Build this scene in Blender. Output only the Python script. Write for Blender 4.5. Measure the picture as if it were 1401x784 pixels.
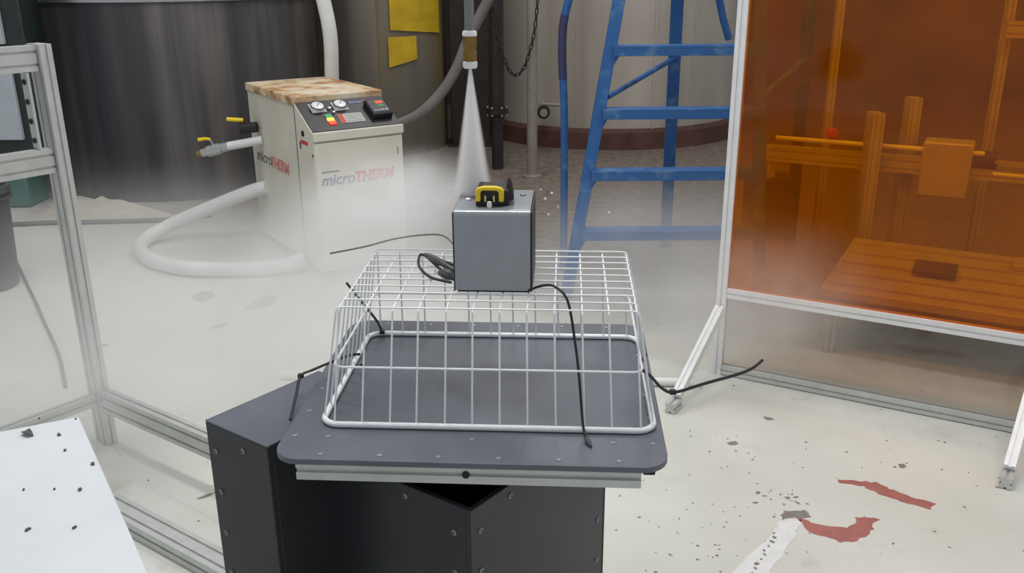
import bpy, math, random
from mathutils import Vector, Matrix
random.seed(7)
S = bpy.context.scene
COL = S.collection
for o in list(bpy.data.objects): bpy.data.objects.remove(o)
R = math.radians

# ------------------------------------------------------------------ camera
cam = bpy.data.cameras.new('camera'); camo = bpy.data.objects.new('camera', cam); COL.objects.link(camo)
cam.sensor_fit = 'HORIZONTAL'; cam.sensor_width = 36; cam.lens = 1250 * 36 / 1401; cam.clip_start = .02
camo.matrix_world = Matrix.Translation((0, 0, 1.65)) @ Matrix.Rotation(R(90 - 19.38), 4, 'X') @ Matrix.Rotation(R(-.41), 4, 'Z')
S.camera = camo
# ------------------------------------------------------------------ world, lamps, exposure
w = bpy.data.worlds.new('hall_light'); S.world = w; w.use_nodes = True
w.node_tree.nodes['Background'].inputs[0].default_value = (.93, .97, 1, 1)
w.node_tree.nodes['Background'].inputs[1].default_value = .44
def lamp(name, loc, sx, sy, power, rz=0, col=(1, .98, .95)):
    l = bpy.data.lights.new(name, 'AREA'); l.shape = 'RECTANGLE'; l.size = sx; l.size_y = sy; l.energy = power; l.color = col
    o = bpy.data.objects.new(name, l); COL.objects.link(o); o.location = loc; o.rotation_euler = (0, 0, rz)
lamp('ceiling_lamp', (-.3, 2.3, 4.6), 1.5, .5, 66, R(-35))
lamp('ceiling_lamp.001', (2.2, 2.6, 4.6), 1.5, .5, 42, R(-35))
lamp('ceiling_lamp.002', (-2.4, 3.6, 4.6), 1.5, .5, 34, R(-35))
lamp('ceiling_lamp.003', (.2, 6.4, 4.6), 1.5, .5, 52, R(-35))
S.view_settings.view_transform = 'Standard'; S.view_settings.look = 'None'
S.view_settings.exposure = 0; S.view_settings.gamma = 1; S.view_settings.use_curve_mapping = False
S.cycles.volume_bounces = 6; S.cycles.transparent_max_bounces = 16; S.cycles.max_bounces = 8
try: S.cycles.volume_step_rate = 1.5
except Exception: pass

# ------------------------------------------------------------------ materials
def lin(c):
    r = []
    for v in c[:3]:
        v = v / 255; r.append(v / 12.92 if v <= .04045 else ((v + .055) / 1.055) ** 2.4)
    return (*r, 1)
def nodes(name):
    m = bpy.data.materials.new(name); m.use_nodes = True
    nt = m.node_tree; return m, nt, nt.nodes['Principled BSDF'], nt.nodes['Material Output']
def N(nt, t, **kw):
    n = nt.nodes.new(t)
    for k, v in kw.items():
        if k.startswith('i_'):
            key = k[2:]; key = int(key) if key.isdigit() else key.replace('_', ' ')
            n.inputs[key].default_value = v
        else: setattr(n, k, v)
    return n
def L(nt, a, b): nt.links.new(a, b)
def ramp(nt, src, stops):
    r = nt.nodes.new('ShaderNodeValToRGB'); e = r.color_ramp.elements
    while len(e) < len(stops): e.new(.5)
    for i, (p, c) in enumerate(stops):
        e[i].position = p; e[i].color = c if len(c) == 4 else (*c, 1)
    L(nt, src, r.inputs[0]); return r.outputs[0]
def noise(nt, scale, detail=4, coord='Object', stretch=None, rough=.55):
    tc = N(nt, 'ShaderNodeTexCoord'); out = tc.outputs[coord]
    if stretch:
        mp = N(nt, 'ShaderNodeMapping'); mp.inputs['Scale'].default_value = stretch; L(nt, out, mp.inputs[0]); out = mp.outputs[0]
    n = N(nt, 'ShaderNodeTexNoise'); n.inputs['Scale'].default_value = scale; n.inputs['Detail'].default_value = detail
    n.inputs['Roughness'].default_value = rough; L(nt, out, n.inputs['Vector']); return n.outputs['Fac']
def mixc(nt, fac, a, b):
    m = nt.nodes.new('ShaderNodeMix'); m.data_type = 'RGBA'
    for s, v in ((m.inputs[0], fac), (m.inputs[6], a), (m.inputs[7], b)):
        if hasattr(v, 'is_linked') or isinstance(v, bpy.types.NodeSocket): L(nt, v, s)
        else: s.default_value = v
    return m.outputs[2]
def mat(name, col, rough=.5, metal=0., var=.12, scale=9, bump=.0, spec=.5, stretch=None, col2=None, lo=.35, hi=.65):
    m, nt, p, o = nodes(name)
    c = lin(col); d = lin(col2) if col2 else tuple(min(1, x * (1 - var * 2)) for x in c[:3]) + (1,)
    f = noise(nt, scale, 5, stretch=stretch)
    L(nt, ramp(nt, f, [(lo, d), (hi, c)]), p.inputs['Base Color'])
    p.inputs['Roughness'].default_value = rough; p.inputs['Metallic'].default_value = metal
    p.inputs['Specular IOR Level'].default_value = spec
    if bump:
        b = N(nt, 'ShaderNodeBump'); b.inputs['Strength'].default_value = bump; b.inputs['Distance'].default_value = .01
        L(nt, f, b.inputs['Height']); L(nt, b.outputs[0], p.inputs['Normal'])
    return m
def glow(name, col, strength):
    m, nt, p, o = nodes(name)
    p.inputs['Base Color'].default_value = lin(col); p.inputs['Emission Color'].default_value = lin(col)
    p.inputs['Emission Strength'].default_value = strength; return m
def sheet(name, tint, haze_col, haze, gloss=.06, rough=.08):
    m, nt, p, o = nodes(name); nt.nodes.remove(p)
    t = N(nt, 'ShaderNodeBsdfTransparent'); t.inputs[0].default_value = (*tint, 1)
    d = N(nt, 'ShaderNodeBsdfTranslucent'); d.inputs[0].default_value = lin(haze_col)
    d2 = N(nt, 'ShaderNodeBsdfDiffuse'); d2.inputs[0].default_value = lin(haze_col)
    dm = N(nt, 'ShaderNodeMixShader'); dm.inputs[0].default_value = .5; L(nt, d.outputs[0], dm.inputs[1]); L(nt, d2.outputs[0], dm.inputs[2])
    g = N(nt, 'ShaderNodeBsdfGlossy'); g.inputs['Roughness'].default_value = rough
    f = noise(nt, 3, 4); fr = N(nt, 'ShaderNodeMath', operation='MULTIPLY'); L(nt, f, fr.inputs[0]); fr.inputs[1].default_value = haze * 2
    a = N(nt, 'ShaderNodeMixShader'); L(nt, fr.outputs[0], a.inputs[0]); L(nt, t.outputs[0], a.inputs[1]); L(nt, dm.outputs[0], a.inputs[2])
    b = N(nt, 'ShaderNodeMixShader'); b.inputs[0].default_value = gloss; L(nt, a.outputs[0], b.inputs[1]); L(nt, g.outputs[0], b.inputs[2])
    L(nt, b.outputs[0], o.inputs['Surface']); return m

def floor_material():
    m, nt, p, o = nodes('painted_concrete')
    big = noise(nt, 1.1, 4); fine = noise(nt, 16, 6)
    c = ramp(nt, big, [(.3, lin((200, 201, 193))), (.7, lin((222, 223, 217)))])
    # bare dirty concrete further back
    tc = N(nt, 'ShaderNodeTexCoord'); sx = N(nt, 'ShaderNodeSeparateXYZ'); L(nt, tc.outputs['Object'], sx.inputs[0])
    nz = noise(nt, 1.6, 5)
    ad = N(nt, 'ShaderNodeMath', operation='MULTIPLY_ADD'); L(nt, nz, ad.inputs[0]); ad.inputs[1].default_value = 1.6; L(nt, sx.outputs[1], ad.inputs[2])
    xx = N(nt, 'ShaderNodeMath', operation='MULTIPLY_ADD'); L(nt, sx.outputs[0], xx.inputs[0]); xx.inputs[1].default_value = .6; L(nt, ad.outputs[0], xx.inputs[2])
    far = N(nt, 'ShaderNodeMapRange'); far.inputs['From Min'].default_value = 4.75; far.inputs['From Max'].default_value = 6.3; L(nt, xx.outputs[0], far.inputs[0])
    dirt = ramp(nt, fine, [(.3, lin((98, 87, 79))), (.75, lin((146, 134, 123)))])
    c = mixc(nt, far.outputs[0], c, dirt)
    # scuffs
    sc = ramp(nt, noise(nt, 3.2, 7, rough=.62), [(.60, (0, 0, 0)), (.72, (1, 1, 1))])
    scm = N(nt, 'ShaderNodeMath', operation='MULTIPLY'); L(nt, sc, scm.inputs[0]); scm.inputs[1].default_value = .45
    c = mixc(nt, scm.outputs[0], c, lin((160, 156, 146)))
    # small chips through the paint
    ch = ramp(nt, noise(nt, 26, 3, rough=.5), [(.73, (0, 0, 0)), (.745, (1, 1, 1))])
    gate = ramp(nt, noise(nt, 2.1, 2), [(.46, (0, 0, 0)), (.6, (1, 1, 1))])
    gm = N(nt, 'ShaderNodeMath', operation='MULTIPLY'); L(nt, ch, gm.inputs[0]); L(nt, gate, gm.inputs[1])
    c = mixc(nt, gm.outputs[0], c, lin((112, 108, 100)))
    L(nt, c, p.inputs['Base Color']); p.inputs['Roughness'].default_value = .42; p.inputs['Specular IOR Level'].default_value = .35
    b = N(nt, 'ShaderNodeBump'); b.inputs['Strength'].default_value = .08; b.inputs['Distance'].default_value = .01; L(nt, fine, b.inputs['Height']); L(nt, b.outputs[0], p.inputs['Normal'])
    return m
def tank_material(name, a, b, c, rough, metal, sc=1.0):
    m, nt, p, o = nodes(name)
    st = noise(nt, 2.2 * sc, 5, stretch=(1, 1, .06)); bl = noise(nt, 1.5, 4)
    col = ramp(nt, st, [(.32, lin(a)), (.5, lin(b)), (.68, lin(c))])
    blot = ramp(nt, bl, [(.4, (0, 0, 0)), (.75, (.35, .35, .35))])
    col = mixc(nt, blot, col, lin(tuple(x * .8 for x in b)))
    L(nt, col, p.inputs['Base Color']); p.inputs['Metallic'].default_value = metal
    r = ramp(nt, st, [(.3, (rough * .7,) * 3), (.7, (min(1, rough * 1.25),) * 3)]); L(nt, r, p.inputs['Roughness'])
    bp = N(nt, 'ShaderNodeBump'); bp.inputs['Strength'].default_value = .12; bp.inputs['Distance'].default_value = .02; L(nt, st, bp.inputs['Height']); L(nt, bp.outputs[0], p.inputs['Normal'])
    return m
def rust_material():
    m, nt, p, o = nodes('rusted_cream_paint')
    n1 = noise(nt, 5.5, 7, rough=.65); n2 = noise(nt, 19, 6)
    c = ramp(nt, n1, [(.38, lin((220, 212, 192))), (.49, lin((208, 182, 146))), (.58, lin((166, 118, 80))), (.74, lin((90, 60, 44)))])
    c = mixc(nt, ramp(nt, n2, [(.45, (0, 0, 0)), (.7, (.5, .5, .5))]), c, lin((212, 190, 150)))
    L(nt, c, p.inputs['Base Color']); p.inputs['Roughness'].default_value = .7
    b = N(nt, 'ShaderNodeBump'); b.inputs['Strength'].default_value = .25; b.inputs['Distance'].default_value = .006; L(nt, n1, b.inputs['Height']); L(nt, b.outputs[0], p.inputs['Normal'])
    return m
def mist_material(name, dens, nscale, lo, hi, power=1.6):
    m, nt, p, o = nodes(name); nt.nodes.remove(p)
    v = N(nt, 'ShaderNodeVolumeScatter'); v.inputs['Color'].default_value = (.90, .915, .93, 1); v.inputs['Anisotropy'].default_value = .1
    tc = N(nt, 'ShaderNodeTexCoord'); ln = N(nt, 'ShaderNodeVectorMath', operation='LENGTH'); L(nt, tc.outputs['Object'], ln.inputs[0])
    mr = N(nt, 'ShaderNodeMapRange', interpolation_type='SMOOTHSTEP'); L(nt, ln.outputs['Value'], mr.inputs[0])
    mr.inputs['From Min'].default_value = 1; mr.inputs['From Max'].default_value = .1
    ns = noise(nt, nscale, 3)
    nr = N(nt, 'ShaderNodeMapRange'); L(nt, ns, nr.inputs[0]); nr.inputs['From Min'].default_value = lo; nr.inputs['From Max'].default_value = hi
    a = N(nt, 'ShaderNodeMath', operation='MULTIPLY'); L(nt, mr.outputs[0], a.inputs[0]); L(nt, nr.outputs[0], a.inputs[1])
    b = N(nt, 'ShaderNodeMath', operation='MULTIPLY'); L(nt, a.outputs[0], b.inputs[0]); b.inputs[1].default_value = dens
    L(nt, b.outputs[0], v.inputs['Density']); L(nt, v.outputs[0], o.inputs['Volume']); return m
def spray_material(slope, r0, dens):
    m, nt, p, o = nodes('water_spray'); nt.nodes.remove(p)
    v = N(nt, 'ShaderNodeVolumeScatter'); v.inputs['Color'].default_value = (1, 1, 1, 1); v.inputs['Anisotropy'].default_value = 0
    tc = N(nt, 'ShaderNodeTexCoord'); s = N(nt, 'ShaderNodeSeparateXYZ'); L(nt, tc.outputs['Object'], s.inputs[0])
    cb = N(nt, 'ShaderNodeCombineXYZ'); L(nt, s.outputs[0], cb.inputs[0]); L(nt, s.outputs[1], cb.inputs[1])
    ln = N(nt, 'ShaderNodeVectorMath', operation='LENGTH'); L(nt, cb.outputs[0], ln.inputs[0])
    rz = N(nt, 'ShaderNodeMath', operation='MULTIPLY_ADD'); L(nt, s.outputs[2], rz.inputs[0]); rz.inputs[1].default_value = -slope; rz.inputs[2].default_value = r0
    t = N(nt, 'ShaderNodeMath', operation='DIVIDE'); L(nt, ln.outputs['Value'], t.inputs[0]); L(nt, rz.outputs[0], t.inputs[1])
    mr = N(nt, 'ShaderNodeMapRange', interpolation_type='SMOOTHSTEP'); L(nt, t.outputs[0], mr.inputs[0]); mr.inputs['From Min'].default_value = 1; mr.inputs['From Max'].default_value = .15
    dv = N(nt, 'ShaderNodeMath', operation='DIVIDE'); dv.inputs[0].default_value = dens; L(nt, rz.outputs[0], dv.inputs[1])
    a = N(nt, 'ShaderNodeMath', operation='MULTIPLY'); L(nt, mr.outputs[0], a.inputs[0]); L(nt, dv.outputs[0], a.inputs[1])
    L(nt, a.outputs[0], v.inputs['Density']); L(nt, v.outputs[0], o.inputs['Volume']); return m

M = dict(
    floor=floor_material(),
    wall=mat('grey_wall', (124, 121, 118), .8, var=.15, scale=2),
    alu=mat('aluminium_profile', (206, 208, 206), .38, .35, var=.05, scale=20),
    white_alu=mat('white_profile', (236, 237, 238), .4, .1, var=.04, scale=20),
    hole=mat('dark_hole', (16, 16, 17), .6, var=.05),
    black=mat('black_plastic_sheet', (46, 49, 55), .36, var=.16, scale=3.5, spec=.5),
    black_sheen=mat('black_plastic_sheen', (102, 106, 117), .40, var=.12, scale=5, spec=.6),  # black plastic, colour lightened to grey to imitate sheen on the tops
    rivet=mat('rivet_head', (150, 152, 156), .35, .5),
    wire=mat('white_coated_wire', (246, 248, 250), .4, var=.04, scale=60),
    boxm=mat('grey_coated_metal', (160, 164, 171), .24, .3, var=.05, scale=12),
    boxd=mat('dark_grey_metal', (58, 60, 64), .45, .2),
    yellow=mat('yellow_plastic', (240, 208, 20), .4, var=.04),
    ypaint=mat('yellow_sheet', (214, 176, 30), .55, var=.12, scale=6),
    rubber=mat('black_rubber', (26, 26, 28), .55, var=.1),
    tie=mat('black_nylon', (34, 34, 37), .5, var=.1),
    dev=mat('black_device', (22, 21, 22), .4, var=.1),
    pin=mat('pale_pin', (225, 222, 170), .4, var=.05),
    cream=mat('cream_paint', (216, 212, 198), .5, var=.05, scale=4, spec=.35),
    rust=rust_material(),
    panel=mat('dark_panel', (40, 37, 44), .4, var=.1),
    gauge=mat('gauge_face', (226, 228, 230), .3, var=.03),
    chrome=mat('chrome', (190, 192, 195), .25, .9, var=.05),
    label=mat('paper_label', (182, 184, 176), .6, var=.08, scale=40),
    red=mat('red_print', (205, 58, 48), .5, var=.06),
    redf=mat('faded_red_print', (212, 136, 130), .6, var=.08),
    blue=mat('blue_print', (104, 112, 150), .5, var=.06),
    darkf=mat('faded_dark_print', (118, 118, 122), .6, var=.06),
    gred=glow('red_lamp', (255, 60, 30), 1.2), gor=glow('orange_lamp', (255, 170, 60), 1.6), ggr=glow('green_lamp', (50, 150, 90), .4),
    hose=mat('white_hose', (226, 228, 228), .5, var=.05, scale=12),
    ghose=mat('grey_hose', (112, 110, 106), .55, var=.12, scale=10),
    gpipe=mat('grey_green_pipe', (128, 134, 132), .5, var=.1),
    brass=mat('brass', (150, 120, 62), .42, .55, var=.15, scale=60),
    white=mat('white_plastic', (238, 238, 238), .35, var=.03),
    blue_paint=mat('worn_blue_paint', (34, 90, 150), .5, var=.12, scale=11, col2=(86, 122, 162), lo=.30, hi=.46),
    bluedark=mat('rust_worn_blue', (62, 50, 66), .6, var=.2, scale=30, col2=(40, 60, 110)),
    tankA=tank_material('dark_steel_tank', (38, 40, 50), (86, 83, 85), (142, 136, 132), .34, .45),  # light and dark streaks paint in the reflections on the steel
    tankB=tank_material('grey_steel_tank', (92, 88, 80), (118, 112, 102), (156, 140, 92), .42, .4, .8),  # yellowish streak tone paints in a reflection of the yellow sheet
    tankC=tank_material('beige_steel_tank', (156, 148, 138), (182, 174, 164), (202, 195, 184), .5, .15, .7),
    redbrown=mat('red_brown_paint', (96, 62, 54), .6, var=.2, scale=5),
    darkpipe=mat('dark_iron_pipe', (54, 46, 44), .5, .2, var=.2, scale=8),
    chain=mat('dark_chain', (50, 46, 46), .5, .4),
    greyp=mat('grey_galvanised_pipe', (150, 144, 136), .5, .1, var=.1, scale=6),
    bench=mat('white_bench_paint', (221, 226, 232), .45, var=.03, scale=4),
    flake=mat('dark_flake', (98, 94, 92), .7, var=.2),
    teal=mat('teal_plastic', (88, 124, 120), .5, var=.08),
    dgreen=mat('dark_green_metal', (44, 56, 54), .5, var=.1),
    lpanel=mat('pale_grey_panel', (186, 194, 202), .5, var=.04),
    bin=mat('dark_grey_plastic', (78, 78, 82), .5, var=.1),
    powder=mat('pale_powder', (196, 186, 176), .9, var=.08, scale=10),
    redpaint=mat('worn_red_floor_paint', (178, 112, 104), .6, var=.1, scale=20),
    whitepaint=mat('worn_white_floor_paint', (230, 231, 231), .5, var=.05, scale=20),
    greypatch=mat('bare_grey_concrete', (140, 136, 128), .7, var=.12, scale=30),
    amber=sheet('amber_acrylic', (.92, .54, .06), (224, 118, 4), .13, .03),
    clear=sheet('clear_acrylic', (.93, .91, .88), (200, 190, 178), .06, .05),
    machine=mat('machine_aluminium', (196, 196, 190), .4, .3, var=.08),
    machdark=mat('machine_dark', (60, 60, 62), .5),
)

# ------------------------------------------------------------------ mesh helpers
class MB:
    def __init__(s): s.v = []; s.f = []
    def add(s, vs, fs, mx=None):
        b = len(s.v); s.v += [tuple(mx @ Vector(p)) if mx else tuple(p) for p in vs]; s.f += [tuple(i + b for i in f) for f in fs]; return s
    def box(s, x0, x1, y0, y1, z0, z1, mx=None):
        return s.add([(x0, y0, z0), (x1, y0, z0), (x1, y1, z0), (x0, y1, z0), (x0, y0, z1), (x1, y0, z1), (x1, y1, z1), (x0, y1, z1)],
                     [(0, 3, 2, 1), (4, 5, 6, 7), (0, 1, 5, 4), (1, 2, 6, 5), (2, 3, 7, 6), (3, 0, 4, 7)], mx)
    def prism(s, poly, z0, z1, mx=None):
        n = len(poly); vs = [(x, y, z0) for x, y in poly] + [(x, y, z1) for x, y in poly]
        fs = [tuple(range(n - 1, -1, -1)), tuple(range(n, 2 * n))] + [(i, (i + 1) % n, n + (i + 1) % n, n + i) for i in range(n)]
        return s.add(vs, fs, mx)
    def lathe(s, prof, n=20, mx=None):
        vs = []; fs = []; k = len(prof)
        for i in range(n):
            a = 2 * math.pi * i / n
            vs += [(r * math.cos(a), r * math.sin(a), z) for r, z in prof]
        for i in range(n):
            j = (i + 1) % n
            for t in range(k - 1): fs.append((i * k + t, j * k + t, j * k + t + 1, i * k + t + 1))
        if prof[0][0] > 1e-6: fs.append(tuple(i * k for i in range(n - 1, -1, -1)))
        if prof[-1][0] > 1e-6: fs.append(tuple(i * k + k - 1 for i in range(n)))
        return s.add(vs, fs, mx)
    def tube(s, pts, r, n=8, closed=False):
        P = [Vector(p) for p in pts]; k = len(P); rr = r if isinstance(r, (list, tuple)) else [r] * k
        vs = []; fs = []; ref = None
        for i, p in enumerate(P):
            if closed: t = P[(i + 1) % k] - P[i - 1]
            else: t = P[min(i + 1, k - 1)] - P[max(i - 1, 0)]
            t.normalize()
            if ref is None: ref = Vector((0, 0, 1)) if abs(t.z) < .9 else Vector((1, 0, 0))
            a = ref - t * ref.dot(t)
            if a.length < 1e-4: a = t.orthogonal()
            a.normalize(); b = t.cross(a); ref = a
            vs += [tuple(p + (a * math.cos(2 * math.pi * q / n) + b * math.sin(2 * math.pi * q / n)) * rr[i]) for q in range(n)]
        for i in range(k if closed else k - 1):
            j = (i + 1) % k
            for q in range(n): fs.append((i * n + q, i * n + (q + 1) % n, j * n + (q + 1) % n, j * n + q))
        if not closed: fs += [tuple(range(n - 1, -1, -1)), tuple(range((k - 1) * n, k * n))]
        return s.add(vs, fs)
    def mesh(s, name, m):
        me = bpy.data.meshes.new(name); me.from_pydata(s.v, [], s.f); me.update()
        for p in me.polygons: p.use_smooth = True
        me.set_sharp_from_angle(angle=R(38)); me.materials.append(m); return me
    def build(s, name, m, parent=None, loc=None, mx=None, bevel=0):
        o = bpy.data.objects.new(name, s.mesh(name, m)); COL.objects.link(o)
        if parent: o.parent = parent
        if loc: o.location = loc
        if mx: o.matrix_local = mx
        if bevel:
            b = o.modifiers.new('bevel', 'BEVEL'); b.width = bevel; b.segments = 2; b.limit_method = 'ANGLE'; b.angle_limit = R(40)
        return o
def inst(me, name, parent=None, mx=None):
    o = bpy.data.objects.new(name, me); COL.objects.link(o)
    if parent: o.parent = parent
    if mx: o.matrix_local = mx
    return o
def tag(o, label=None, cat=None, group=None, kind=None):
    if label: o['label'] = label
    if cat: o['category'] = cat
    if group: o['group'] = group
    if kind: o['kind'] = kind
    return o
def thing(name, label, cat, loc=(0, 0, 0), rz=0, group=None):
    o = bpy.data.objects.new(name, None); COL.objects.link(o); o.location = loc; o.rotation_euler = (0, 0, rz); o.empty_display_size = .1
    return tag(o, label, cat, group)
def T(x, y, z): return Matrix.Translation((x, y, z))
def RX(a): return Matrix.Rotation(R(a), 4, 'X')
def RY(a): return Matrix.Rotation(R(a), 4, 'Y')
def RZ(a): return Matrix.Rotation(R(a), 4, 'Z')
def smooth(pts, n=6):
    P = [Vector(p) for p in pts]; out = []
    for i in range(len(P) - 1):
        a, b, c, d = P[max(i - 1, 0)], P[i], P[i + 1], P[min(i + 2, len(P) - 1)]
        for k in range(n):
            t = k / n; out.append(.5 * ((2 * b) + (c - a) * t + (2 * a - 5 * b + 4 * c - d) * t * t + (3 * b - a - 3 * c + d) * t ** 3))
    out.append(P[-1]); return out
def rrect(w, d, r, n=5, z=0.):
    out = []
    for cx, cy, a0 in ((w / 2 - r, d / 2 - r, 0), (-w / 2 + r, d / 2 - r, 90), (-w / 2 + r, -d / 2 + r, 180), (w / 2 - r, -d / 2 + r, 270)):
        for i in range(n + 1):
            a = R(a0 + 90 * i / n); out.append((cx + r * math.cos(a), cy + r * math.sin(a), z))
    return out
def profile(w=.04, h=.04, s=.0042, d=.006):
    def side(a, b, slots):  # walk one side from -a..a at distance b, returns (along, out)
        pts = [(-a, b)]
        for c in slots: pts += [(c - s, b), (c - s, b - d), (c + s, b - d), (c + s, b)]
        return pts
    sw = [0] if w < .06 else [-w / 4, w / 4]; sh = [0] if h < .06 else [-h / 4, h / 4]
    P = []
    P += [(x, -o) for x, o in side(w / 2, h / 2, sw)]
    P += [(o, x) for x, o in side(h / 2, w / 2, sh)]
    P += [(-x, o) for x, o in side(w / 2, h / 2, sw)]
    P += [(-o, -x) for x, o in side(h / 2, w / 2, sh)]
    return P
def along(p0, p1, up=(0, 0, 1)):
    p0, p1 = Vector(p0), Vector(p1); z = (p1 - p0); ln = z.length; z.normalize(); up = Vector(up)
    x = up.cross(z)
    if x.length < 1e-4: x = Vector((1, 0, 0)).cross(z)
    x.normalize(); y = z.cross(x)
    m = Matrix((x, y, z)).transposed().to_4x4(); return T(*p0) @ m, ln
def extrusion(name, p0, p1, m, parent=None, w=.04, h=.04, up=(0, 0, 1)):
    mx, ln = along(p0, p1, up); return MB().prism(profile(w, h), 0, ln, mx).build(name, m, parent)
def text(s, size, m, parent, mx, name='lettering', shear=0, bold=0, sx=1):
    c = bpy.data.curves.new(name, 'FONT'); c.body = s; c.size = size; c.shear = shear; c.offset = bold; c.extrude = .0012
    t = bpy.data.objects.new('tmp', c); COL.objects.link(t); dg = bpy.context.evaluated_depsgraph_get()
    me = bpy.data.meshes.new_from_object(t.evaluated_get(dg)); bpy.data.objects.remove(t)
    me.name = name; me.materials.clear(); me.materials.append(m)
    o = inst(me, name, parent); o.matrix_local = mx @ Matrix.Diagonal((sx, 1, 1, 1)); return o

# ================================================================== setting
fl = tag(MB().box(-7, 7, -1.5, 12, -.1, 0).build('floor', M['floor']), kind='structure')
tag(MB().box(-7, 7, 11.6, 11.75, 0, 5).build('wall_back', M['wall']), kind='structure')
tag(MB().box(-7.15, -7, 4, 11.75, 0, 5).build('wall_left', M['wall']), kind='structure')
def ragged(pts, jit, m, name, z=.0012, sub=5):
    out = []; n = len(pts)
    for i in range(n):
        a, b = Vector(pts[i]), Vector(pts[(i + 1) % n])
        for k in range(sub):
            p = a.lerp(b, k / sub); out.append((p.x + random.uniform(-jit, jit), p.y + random.uniform(-jit, jit)))
    ar = sum(out[i][0] * out[(i + 1) % len(out)][1] - out[(i + 1) % len(out)][0] * out[i][1] for i in range(len(out)))
    if ar < 0: out.reverse()
    return MB().prism(out, .0002, z).build(name, m, fl)
ragged([(1.10, 2.700), (1.16, 2.69), (1.22, 2.675), (1.25, 2.64), (1.30, 2.59), (1.365, 2.548), (1.33, 2.515), (1.26, 2.56), (1.20, 2.605), (1.17, 2.65), (1.10, 2.68)], .006, M['redpaint'], 'red_paint_patch', sub=4)
ragged([(.897, 2.472), (.944, 2.435), (1.034, 2.418), (1.065, 2.44), (1.075, 2.47), (1.11, 2.478), (1.15, 2.462), (1.12, 2.44), (1.105, 2.40), (1.033, 2.345), (.986, 2.343), (.93, 2.38), (.897, 2.42)], .005, M['redpaint'], 'red_paint_patch', sub=4)
ragged([(.80, 2.398), (.83, 2.45), (.904, 2.462), (.86, 2.38), (.735, 2.198), (.66, 2.06), (.56, 2.06), (.629, 2.199)], .009, M['whitepaint'], 'white_paint_stripe')
ragged([(.86, 2.51), (.93, 2.51), (.935, 2.475), (.84, 2.465)], .007, M['greypatch'], 'bare_concrete_patch')
# chips in the paint round the pedestal
ch = MB()
def chip(x, y, s, z=.001):
    n = random.randint(5, 8); a0 = random.uniform(0, 6.28); el = random.uniform(.35, .9); poly = []
    for i in range(n):
        a = 2 * math.pi * i / n; r = s * random.uniform(.6, 1.3); u, v = r * math.cos(a), r * el * math.sin(a)
        poly.append((x + u * math.cos(a0) - v * math.sin(a0), y + u * math.sin(a0) + v * math.cos(a0)))
    ch.prism(poly, z - .0008, z)
for cx, cy, sp, n, s in [(.62, 2.42, .16, 34, .007), (.86, 2.60, .05, 14, .011), (.5, 2.3, .14, 26, .008), (.95, 3.0, .35, 22, .007), (1.5, 2.9, .3, 18, .007), (1.3, 2.25, .35, 18, .008), (-1.1, 2.62, .22, 14, .007), (.75, 2.8, .2, 12, .008), (-1.7, 4.0, .5, 16, .012)]:
    for i in range(n): chip(random.gauss(cx, sp), random.gauss(cy, sp * .8), s * random.uniform(.25, 1.0))
for x, y, s in [(-1.42, 4.15, .05), (-1.9, 3.9, .04), (-1.65, 4.55, .10), (.80, 2.95, .02), (.98, 3.14, .022), (1.35, 2.78, .02), (-1.02, 2.62, .025), (-1.3, 4.45, .12)]: chip(x, y, s)
for i in range(14):
    f = (i + .5) / 14; chip(.615 + .19 * f + random.uniform(-.008, .012), 2.10 + .30 * f, random.uniform(.004, .010), .0022 + .0001 * i)
tag(ch.build('paint_chips', M['greypatch'], fl), kind='stuff')
# powder heap in front of the dark tank
pm = MB(); n = 28
vs = [(0, 0, .09)]; fs = []
for ring, (rr, zz) in enumerate(((.35, .075), (.7, .035), (1, 0))):
    for i in range(n):
        a = 2 * math.pi * i / n; q = rr * (1 + .18 * math.sin(3 * a + 1) + .1 * math.sin(7 * a))
        vs.append((q * .52 * math.cos(a), q * .26 * math.sin(a), zz * (1 + .3 * math.sin(5 * a))))
for i in range(n):
    fs.append((0, 1 + i, 1 + (i + 1) % n))
    for k in range(2): fs.append((1 + k * n + i, 1 + (k + 1) * n + i, 1 + (k + 1) * n + (i + 1) % n, 1 + k * n + (i + 1) % n))
tag(pm.add(vs, fs).build('powder_heap', M['powder'], loc=(-2.98, 6.38, 0), mx=T(-2.98, 6.38, 0) @ RZ(-20)), 'low heap of pale powder on the floor before the dark tank', 'powder')

# ================================================================== background tanks and pipes
def tank(name, label, x, y, r, h, m, ring=None, rimz=None, seams=()):
    t = thing(name, label, 'tank', (x, y, 0))
    MB().lathe([(r, .0), (r, h), (r * .93, h + .12), (0, h + .3)], 72).build('shell', m, t)
    if ring: MB().lathe([(r + .07, .0), (r + .07, ring), (r + .002, ring + .03)], 72).build('base_ring', M['redbrown'], t)
    if rimz: MB().lathe([(r + .001, rimz - .02), (r + .03, rimz - .015), (r + .03, rimz + .015), (r + .001, rimz + .02)], 72).build('hoop', M['chrome'], t)
    for a in seams:
        MB().box(-.012, .012, -r - .008, -r + .02, .02, h, RZ(a)).build('weld_seam', m, t)
    return t
tank('dark_tank', 'dark steel tank with painted reflection streaks behind the powder heap at the left', -2.71, 7.74, 1.10, 3.2, M['tankA'], rimz=1.44, seams=(-52,))
tank('grey_tank', 'grey brown steel tank with yellow sheet and painted yellow reflections', -1.32, 8.97, .70, 3.2, M['tankB'], seams=(14,))
tank('beige_tank', 'large pale beige tank with red brown foot behind the ladder', 1.05, 9.95, 1.35, 3.2, M['tankC'], ring=.16, seams=(-20, 12, 30))
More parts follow.
